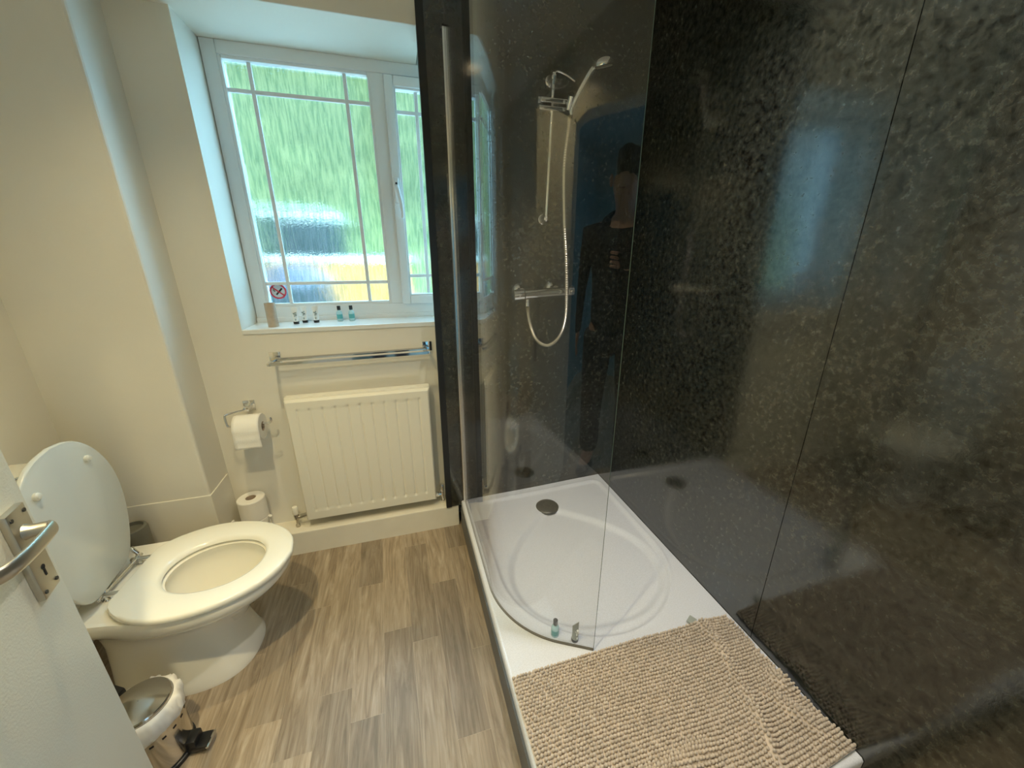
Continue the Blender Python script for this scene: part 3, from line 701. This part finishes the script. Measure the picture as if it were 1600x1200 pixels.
def mat_xy(u, v):
    x = .2255 + .7815 * u; y = .775 - .420 * v
    x += -.002 * v + .022 * v * v * u + .004 * math.sin(v * 9) * (u - .3)
    y += -.006 + .006 * math.sin(u * 3.1) * (1 - v) - .010 * u * (1 - v) + .01 * math.sin(u * 7) * v
    return x, y
b = BM(); NU, NV = 120, 64
def sheet(dz):
    return [[b.verts.new((*mat_xy(i / NU, j / NV), .1545 + fold(*mat_xy(i / NU, j / NV)) + dz)) for i in range(NU + 1)] for j in range(NV + 1)]
g = sheet(.002); g2 = sheet(-.0015)
for j in range(NV):
    for i in range(NU):
        b.faces.new((g[j][i], g[j][i + 1], g[j + 1][i + 1], g[j + 1][i])); b.faces.new((g2[j][i], g2[j + 1][i], g2[j + 1][i + 1], g2[j][i + 1]))
def edge(lst, lst2):
    for k in range(len(lst) - 1): b.faces.new((lst[k], lst[k + 1], lst2[k + 1], lst2[k]))
edge(g[0], g2[0]); edge(g[-1], g2[-1]); edge([r[0] for r in g], [r[0] for r in g2]); edge([r[-1] for r in g], [r[-1] for r in g2])
obj('backing_cloth', b, M_mat, mt)
verts, faces = [], []
tb = BM(); bmesh.ops.create_uvsphere(tb, u_segments=8, v_segments=6, radius=1); tb.verts.ensure_lookup_table()
tv = [v.co.copy() for v in tb.verts]; tf = [[v.index for v in f.verts] for f in tb.faces]; tb.free()
NB, NR = 78, 44
for j in range(NR):
    for i in range(NB):
        u = (i + .5 + random.uniform(-.22, .22) + (.5 if j % 2 else 0) * .6) / NB; v = (j + .5 + random.uniform(-.10, .10)) / NR
        if u > .998: continue
        x, y = mat_xy(u, v); z = .1575 + fold(x, y)
        e = .004; nx = -(fold(x + e, y) - fold(x - e, y)) / (2 * e); ny = -(fold(x, y + e) - fold(x, y - e)) / (2 * e)
        nrm = Vector((nx, ny, 1)).normalized()
        s = random.uniform(.88, 1.12); q = Vector((0, 0, 1)).rotation_difference(nrm) @ Matrix.Rotation(random.uniform(-.3, .3), 3, 'Z').to_quaternion()
        base = len(verts); c0 = Vector((x, y, z)) + nrm * .0045
        for p in tv: verts.append(c0 + q @ Vector((p.x * .0047 * s, p.y * .0040 * s, p.z * .0068 * s)))
        for f in tf: faces.append([k + base for k in f])
me = bpy.data.meshes.new('chenille_pile'); me.from_pydata([tuple(v) for v in verts], [], faces); me.materials.append(M_mat)
for p in me.polygons: p.use_smooth = True
o = bpy.data.objects.new('chenille_pile', me); C.objects.link(o); o.parent = mt; o['kind'] = 'stuff'
b = BM(); box(b, -.016, .016, -.012, .012, 0, .0015); bmesh.ops.rotate(b, verts=b.verts, matrix=Matrix.Rotation(.5, 3, 'Z')); bmesh.ops.translate(b, verts=b.verts, vec=(.880, .779, .1565))
obj('care_tag', b, M_greytube, mt)

# ------------------------------------------------------------------ toilet
T = thing('toilet', 'white close coupled toilet with its seat down and lid up against the left wall', 'toilet', (-.943, 1.272, 0), -.06)
N_ = 64
def egg(ctrl, n=N_, c=(.26, 0)):
    """radial resample of a half outline (mirrored in y), at n angles round c"""
    P = spline([(x, y, 0) for x, y in ctrl], 10); P = [(p.x - c[0], p.y) for p in P]
    full = P + [(x, -y) for x, y in reversed(P[1:-1])]
    angs = sorted(((math.atan2(y, x)) % (2 * PI), math.hypot(x, y)) for x, y in full)
    out = []
    for k in range(n):
        a = 2 * PI * k / n; lo = angs[-1]; lo = (lo[0] - 2 * PI, lo[1])
        for hi in angs + [(angs[0][0] + 2 * PI, angs[0][1])]:
            if hi[0] >= a: break
            lo = hi
        t = (a - lo[0]) / max(1e-9, hi[0] - lo[0]); r = lo[1] + (hi[1] - lo[1]) * t
        out.append((c[0] + r * math.cos(a), c[1] + r * math.sin(a)))
    return out
def ell(x0, x1, hw, p=2.0, n=N_, cx=None):
    cx = (x0 + x1) / 2 if cx is None else cx; out = []
    for k in range(n):
        a = 2 * PI * k / n; c, s = math.cos(a), math.sin(a)
        rx = (x1 - cx) if c > 0 else (cx - x0)
        out.append((cx + rx * math.copysign(abs(c) ** (2 / p), c), hw * math.copysign(abs(s) ** (2 / p), s)))
    return out
def R3(o2, z): return [Vector((x, y, z)) for x, y in o2]
seat_o = [(.045, 0), (.045, .07), (.048, .105), (.062, .128), (.12, .170), (.20, .205), (.28, .213), (.36, .194), (.43, .145), (.473, .078), (.488, 0)]
def stretch(o): return [((((x - .045) / .443) ** 1.25 * .443 * 1.05 + .045) if x > .045 else x, y) for x, y in o]
rim_o = [(-.10, 0), (-.10, .10), (-.098, .150), (-.085, .170), (0, .176), (.10, .182), (.20, .198), (.28, .204), (.36, .186), (.425, .138), (.463, .075), (.477, 0)]
b = BM()
RO = egg(stretch(rim_o))
def mixo(o1, o2, t): return [(a[0] * (1 - t) + c[0] * t, a[1] * (1 - t) + c[1] * t) for a, c in zip(o1, o2)]
foot = ell(-.08, .345, .150, 2.5, cx=.15); waist = ell(-.08, .315, .112, 2.4, cx=.14); mid = ell(-.09, .36, .135, 2.2, cx=.16)
hole = ell(.138, .418, .118, 2.0)
seq = [R3(foot, 0), R3(foot, .012), R3(mixo(foot, waist, .25), .035), R3(mixo(foot, waist, .7), .10), R3(waist, .17), R3(mixo(waist, mid, .5), .215), R3(mid, .25),
       R3(mixo(mid, RO, .55), .285), R3(mixo(mid, RO, .85), .312), R3([(x * .985 + .004, y * .985) for x, y in RO], .332), R3(RO, .345), R3(RO, .358), R3([(x * .99 + .0025, y * .985) for x, y in RO], .367),
       R3([(x, y) for x, y in ell(.125, .430, .130)], .368), R3(hole, .362), R3(ell(.13, .425, .124), .335), R3(ell(.14, .42, .118), .30), R3(ell(.17, .36, .085), .22), R3(ell(.20, .33, .055), .165)]
rings(b, seq); obj('pan', b, M_ceramic, T, angle=45)
b = BM(); rings(b, [R3(ell(.178, .352, .078), .205), R3(ell(.178, .352, .078), .2052)]); obj('water', b, M_frost, T)
SO, HO = egg(stretch(seat_o)), ell(.134, .420, .118, 2.1)
b = BM(); z0, z1 = .370, .391
rings(b, [R3([(x * .99 + .0026, y * .985) for x, y in SO], z0), R3(SO, z0 + .005), R3(SO, z1 - .008), R3([(x * .992 + .002, y * .988) for x, y in SO], z1 - .002), R3([(x * .97 + .008, y * .96) for x, y in SO], z1),
          R3(ell(.120, .434, .132, 2.1), z1 - .001), R3(ell(.130, .424, .122, 2.1), z1 - .006), R3(HO, z0 + .006), R3(ell(.130, .424, .121, 2.1), z0)], close=True)
obj('seat', b, M_plastic, T, angle=50)
# lid: same outline, turned up about the hinge
b = BM(); LO = egg([(.008, 0), (.008, .06), (.014, .090), (.035, .120), (.10, .160), (.18, .190), (.265, .200), (.345, .184), (.415, .140), (.460, .075), (.473, 0)])
rings(b, [R3([(x * .985 + .004, y * .98) for x, y in LO], 0), R3(LO, .004), R3(LO, .011), R3([(x * .985 + .004, y * .98) for x, y in LO], .015)])
lm = Matrix.Translation((.012, -.026, .388)) @ Matrix.Rotation(.15, 4, 'Z') @ Matrix.Rotation(math.radians(-92.3), 4, 'Y')
bmesh.ops.transform(b, matrix=lm, verts=b.verts)
lid = obj('lid', b, M_lid, T, angle=50)
for x, y in ((.385, .105), (.385, -.105)):
    b = BM(); lathe(b, [(.0105, .0), (.0105, -.006), (.007, -.010), (.001, -.011)], (x, y, .0), seg=18); bmesh.ops.transform(b, matrix=lm, verts=b.verts); obj('lid_buffer', b, M_plastic, lid)
b = BM(); tube(b, [(.008, -.100, .384), (.008, .100, .384)], .0055, 12); hr = obj('hinge_rod', b, M_chrome, T)
for y in (-.075, .075):
    b = BM(); lathe(b, [(.013, .366), (.013, .370), (.008, .373), (.007, .384)], (.018, y, 0), seg=20)
    tube(b, [(-.006, y, .384), (.052, y, .386)], .0075, 12); tube(b, [(.008, y - .018, .384), (.008, y + .018, .384)], .0085, 14)
    tube(b, spline([(.006, y + .008, .388), (.012, y + .008, .400), (.004, y + .008, .415), (.0, y + .008, .428)], 5), [.006] * 16, 10)
    obj('hinge', b, M_chrome, T)
b = BM(); box(b, -.250, -.040, -.175, .125, .355, .722, bev=.022, seg=4); obj('cistern', b, M_ceramic, T, angle=60)
b = BM(); box(b, -.256, -.032, -.181, .131, .723, .753, bev=.010, seg=3); cl = obj('cistern_lid', b, M_ceramic, T, angle=60)
b = BM(); lathe(b, [(.026, .752), (.026, .757), (.022, .759), (.021, .7565), (.001, .7565)], (-.130, .010, 0), seg=36); fb = obj('flush_button', b, M_chrome, cl)
obj('button_split', bx(-.150, -.110, .0095, .0105, .7565, .7572), M_dark, fb, smooth=False)
obj('cistern_shelf', bx(-.20, -.05, -.15, .15, .30, .362, bev=.015, seg=3), M_ceramic, T)

# toilet brush pot behind the toilet
tb_ = thing('toilet_brush_pot', 'dark grey cylindrical toilet brush pot standing behind the toilet', 'toilet brush', (-1.035, 1.525, 0))
b = BM(); lathe(b, [(.040, 0), (.044, .004), (.047, .385), (.044, .395), (.036, .398), (.034, .385), (.001, .38)], seg=36); obj('pot', b, M_pot, tb_)
# ------------------------------------------------------------------ pedal bin
pb = thing('pedal_bin', 'small chrome pedal bin with white liner round its rim beside the toilet', 'bin', (-.768, .950, 0))
b = BM(); lathe(b, [(.077, .0), (.080, .002), (.080, .014), (.077, .016)], seg=48); obj('base_ring', b, M_black, pb)
b = BM(); lathe(b, [(.0755, .010), (.0765, .013), (.0765, .188), (.074, .189), (.074, .012)], seg=64, caps=False); bd_ = obj('body', b, M_steel, pb)
for k in range(18):
    a = 2 * PI * k / 18; b = BM(); box(b, .0755, .0770, -.0045, .0045, .128, .1335); bmesh.ops.rotate(b, verts=b.verts, matrix=Matrix.Rotation(a, 3, 'Z')); obj('slot', b, M_dark, bd_, smooth=False)
b = BM(); ring_ = []
for q, (r, z) in enumerate(((.066, .190), (.070, .210), (.076, .209), (.083, .200), (.0855, .180), (.084, .160), (.080, .148), (.0785, .152), (.077, .18))):
    rr = []
    for k in range(96):
        a = 2 * PI * k / 96; w_ = noise.noise(Vector((math.cos(a) * 4, math.sin(a) * 4, q * .6))) ; w2 = noise.noise(Vector((math.cos(a) * 11, math.sin(a) * 11, q * .9)))
        amp = 0 if r < .078 else 1
        rr.append(Vector(((r + amp * (.003 * w_ + .006 * w2)) * math.cos(a), (r + amp * (.003 * w_ + .006 * w2)) * math.sin(a), z + amp * .012 * w_ + amp * .007 * w2)))
    ring_.append(rr)
rings(b, ring_, close=True); obj('liner', b, M_bag, pb, angle=80)
b = BM(); lathe(b, [(.0665, .205), (.0685, .207), (.0685, .216), (.066, .220), (.05, .2235), (.03, .2250), (.001, .2255)], seg=64, caps=False); obj('lid', b, M_steel, pb)
b = BM(); box(b, -.128, -.076, -.022, .022, .165, .222, bev=.006); bmesh.ops.rotate(b, verts=b.verts, matrix=Matrix.Rotation(math.radians(-28), 3, 'Z')); obj('hinge_block', b, M_black, pb)
b = BM(); box(b, .072, .100, -.020, .020, .006, .050, bev=.005); box(b, .085, .128, -.022, .022, .012, .026, bev=.004); bmesh.ops.rotate(b, verts=b.verts, matrix=Matrix.Rotation(math.radians(-4), 3, 'Z')); pd_ = obj('pedal', b, M_black, pb)
b = BM(); tube(b, [(.128, -.024, .022), (.130, .0, .023), (.128, .020, .022)], .004, 8); bmesh.ops.rotate(b, verts=b.verts, matrix=Matrix.Rotation(math.radians(-4), 3, 'Z')); obj('pedal_edge', b, M_chrome, pd_)

# ------------------------------------------------------------------ door (open, at the left of the camera)
Dv = Vector((-.222, .975, 0)).normalized(); Edge = Vector((-.602, .715, 0))
dr_o = bpy.data.objects.new('door_1', None); C.objects.link(dr_o); dr_o['kind'] = 'structure'
ang = math.atan2(Dv.y, Dv.x); dr_o.location = Edge; dr_o.rotation_euler = (0, 0, ang)   # local +x runs to the leading edge (0), -y is the camera side
b = BM(); box(b, -.755, 0, 0, .038, .008, 1.955, bev=.0015); obj('door_leaf', b, M_door, dr_o)
hp_ = obj('handle_plate', bx(-.070, -.024, -.010, 0, .842, .998, bev=.0025), M_nickel, dr_o)
for x in (-.063, -.031):
    for z in (.853, .987):
        b = BM(); lathe(b, [(.0032, -.0112), (.0032, -.009)], (x, 0, z), 'y', 12); sc1 = obj('screw', b, M_black, hp_)
b = BM(); lathe(b, [(.0042, -.0108), (.0042, -.009)], (-.047, 0, .890), 'y', 14); box(b, -.0488, -.0452, -.0108, -.009, .874, .890); obj('keyhole', b, M_dark, hp_)
b = BM(); tube(b, [(-.047, -.008, .957), (-.047, -.018, .957), (-.047, -.036, .957)], [.0135, .0100, .0092], 20)
lp = spline([(-.047, -.030, .957), (-.049, -.039, .957), (-.058, -.0420, .957), (-.105, -.0415, .957), (-.140, -.037, .957), (-.155, -.030, .957), (-.165, -.021, .958)], 6)
out = []
for i, p in enumerate(lp):
    t_ = (lp[min(i + 1, len(lp) - 1)] - lp[max(i - 1, 0)]).normalized(); s_ = Vector((0, 0, 1)); u_ = t_.cross(s_).normalized()
    h_ = .0115 if i > 4 else .0095; w_ = .0050
    out.append([p + s_ * h_ * math.sin(2 * PI * k / 16) + u_ * w_ * math.cos(2 * PI * k / 16) for k in range(16)])
rings(b, out); obj('lever_handle', b, M_nickel, dr_o, angle=60)
b = BM(); box(b, -.0005, .0015, .008, .030, .86, 1.02); obj('lock_faceplate', b, M_nickel, dr_o)

# ------------------------------------------------------------------ ceiling lamps
for i, (x, y, pw) in enumerate(LAMPS):
    t = thing('ceiling_spotlight', ['warm ceiling spotlight nearer the window', 'warm ceiling spotlight nearer the doorway', 'warm ceiling spotlight over the shower tray'][i], 'lamp', (x, y, CEIL))
    b = BM(); lathe(b, [(.045, 0), (.045, -.006), (.034, -.010), (.030, -.004), (.030, -.001)], seg=40); obj('bezel', b, M_chrome, t)
    b = BM(); lathe(b, [(.029, -.001), (.029, -.004), (.001, -.005)], seg=30); obj('lens', b, M_lamp, t)
    l = bpy.data.lights.new('lamp', 'SPOT'); l.energy = pw; l.color = (1.0, .82, .46) if i < 2 else (1.0, .95, .90); l.shadow_soft_size = .022; l.spot_size = math.radians(110); l.spot_blend = 1.0
    o = bpy.data.objects.new('lamp_light', l); C.objects.link(o); o.location = (x, y, CEIL - .05)

# ------------------------------------------------------------------ person holding the phone
def skin(name, verts_, edges_, rad, mat, parent=None, sub=2, root=0):
    me = bpy.data.meshes.new(name); me.from_pydata(verts_, edges_, [])
    bm_ = bmesh.new(); bm_.from_mesh(me); ly = bm_.verts.layers.skin.verify(); bm_.verts.ensure_lookup_table()
    for i, v in enumerate(bm_.verts):
        r = rad[i]; r = r if isinstance(r, tuple) else (r, r)
        v[ly].radius = r; v[ly].use_root = (i == root)
    bm_.to_mesh(me); bm_.free(); me.materials.append(mat)
    o = bpy.data.objects.new(name, me); C.objects.link(o)
    o.modifiers.new('skin', 'SKIN'); s = o.modifiers.new('sub', 'SUBSURF'); s.levels = sub; s.render_levels = sub
    o.modifiers['skin'].use_smooth_shade = True
    if parent: o.parent = parent
    return o
# person faces +y in local space; turned to look along the camera
P = thing('person', 'person in a dark hooded top holding a phone, reflected in the shower glass', 'person', (-.125, -.43, 0), math.radians(-16))
V = [(0, 0, .96), (0, 0, 1.10), (0, -.01, 1.30), (0, -.01, 1.48), (0, 0, 1.56), (0, .012, 1.615), (0, .02, 1.69), (0, .012, 1.765),
     (.10, 0, .90), (.11, .01, .50), (.11, 0, .10), (.12, .13, .05), (-.10, 0, .90), (-.11, .01, .50), (-.11, 0, .10), (-.12, .13, .05),
     (.20, -.01, 1.47), (.25, .02, 1.22), (.16, .28, 1.28), (.075, .385, 1.335),
     (-.20, -.01, 1.47), (-.245, -.02, 1.20), (-.25, .03, .95), (-.25, .04, .86)]
Ed = [(0, 1), (1, 2), (2, 3), (3, 4), (4, 5), (5, 6), (6, 7), (0, 8), (8, 9), (9, 10), (10, 11), (0, 12), (12, 13), (13, 14), (14, 15), (3, 16), (16, 17), (17, 18), (18, 19), (3, 20), (20, 21), (21, 22), (22, 23)]
Rd = [.12, .11, .12, .10, .052, .050, (.076, .088), (.082, .092), .085, .055, .040, .032, .085, .055, .040, .032, .055, .042, .034, .026, .055, .042, .034, .026]
# fingers: five on each hand, curled round the phone on the right hand, hanging on the left
def addf(base_i, pts, r):
    prev = base_i
    for p, rr in zip(pts, r):
        V.append(p); Rd.append(rr); Ed.append((prev, len(V) - 1)); prev = len(V) - 1
for i, z in enumerate((1.372, 1.352, 1.332, 1.314)):
    addf(19, [(.068, .425, z - .004), (.055, .452, z), (.035, .456, z + .002)], [.010, .008, .007])
addf(19, [(.060, .395, 1.36), (.045, .408, 1.375)], [.011, .008])
for i, y in enumerate((.008, .028, .048, .066)):
    ln = (.05, .06, .055, .045)[i]
    addf(23, [(-.252, y, .83), (-.246, y + .004, .83 - ln * .5), (-.238, y + .006, .83 - ln)], [.010, .008, .007])
addf(23, [(-.240, .075, .84), (-.232, .088, .80)], [.011, .008])
V.append((0, .118, 1.715)); Rd.append((.013, .020)); Ed.append((6, len(V) - 1))   # nose
body = skin('body', V, Ed, Rd, M_skin, P)
hv = [(0, 0, .86), (0, 0, 1.12), (0, -.01, 1.30), (0, -.01, 1.47), (0, -.02, 1.555), (.205, -.01, 1.46), (.262, .02, 1.215), (.165, .27, 1.275), (.09, .36, 1.325), (-.205, -.01, 1.46), (-.258, -.02, 1.20), (-.258, .028, .96), (-.258, .035, .90)]
skin('hooded_top', hv, [(0, 1), (1, 2), (2, 3), (3, 4), (3, 5), (5, 6), (6, 7), (7, 8), (3, 9), (9, 10), (10, 11), (11, 12)], [.165, .155, .165, .14, .085, .078, .060, .048, .040, .078, .060, .048, .040], M_coth, P)
skin('hood', [(-.09, -.02, 1.54), (-.06, -.10, 1.56), (0, -.12, 1.575), (.06, -.10, 1.56), (.09, -.02, 1.54), (.07, .06, 1.50), (-.07, .06, 1.50)], [(0, 1), (1, 2), (2, 3), (3, 4), (4, 5), (0, 6)], [.045, .05, .055, .05, .045, .03, .03], M_coth, P)
skin('trousers', [(0, 0, .98), (.10, 0, .88), (.11, .01, .50), (.11, 0, .12), (-.10, 0, .88), (-.11, .01, .50), (-.11, 0, .12)], [(0, 1), (1, 2), (2, 3), (0, 4), (4, 5), (5, 6)], [.14, .105, .075, .065, .105, .075, .065], M_jean, P)
for s in (-1, 1):
    skin('shoe', [(s * .11, -.02, .05), (s * .115, .08, .045), (s * .12, .17, .035)], [(0, 1), (1, 2)], [.05, .05, .035], M_black, P)
skin('hair', [(0, -.045, 1.74), (0, -.02, 1.83), (0, .04, 1.855), (0, .075, 1.845), (.05, .0, 1.82), (-.05, .0, 1.82)], [(0, 1), (1, 2), (2, 3), (1, 4), (1, 5)], [.075, .075, .055, .03, .045, .045], M_hair, P)
for s in (-1, 1):
    b = BM(); r = bmesh.ops.create_uvsphere(b, u_segments=12, v_segments=8, radius=.011); bmesh.ops.translate(b, verts=b.verts, vec=(s * .031, .098, 1.755)); obj('eye', b, M_hair, P)
    b = BM(); r = bmesh.ops.create_uvsphere(b, u_segments=12, v_segments=8, radius=1); bmesh.ops.scale(b, verts=b.verts, vec=(.010, .018, .032)); bmesh.ops.translate(b, verts=b.verts, vec=(s * .083, .01, 1.735)); obj('ear', b, M_skin, P)
b = BM(); tube(b, [(-.024, .098, 1.688), (0, .106, 1.685), (.024, .098, 1.688)], [.003, .006, .003], 8); obj('mouth', b, pm('lips', (.35, .14, .11), .5), P)
# the phone, just behind the lens, held level
ph = thing('mobile_phone', 'black phone held up in the reflected person\'s hand', 'phone', (0, 0, 0))
ph.matrix_world = camo.matrix_world.copy()
obj('phone_body', bx(-.012, .135, -.064, .010, .006, .014, bev=.003), M_black, ph)
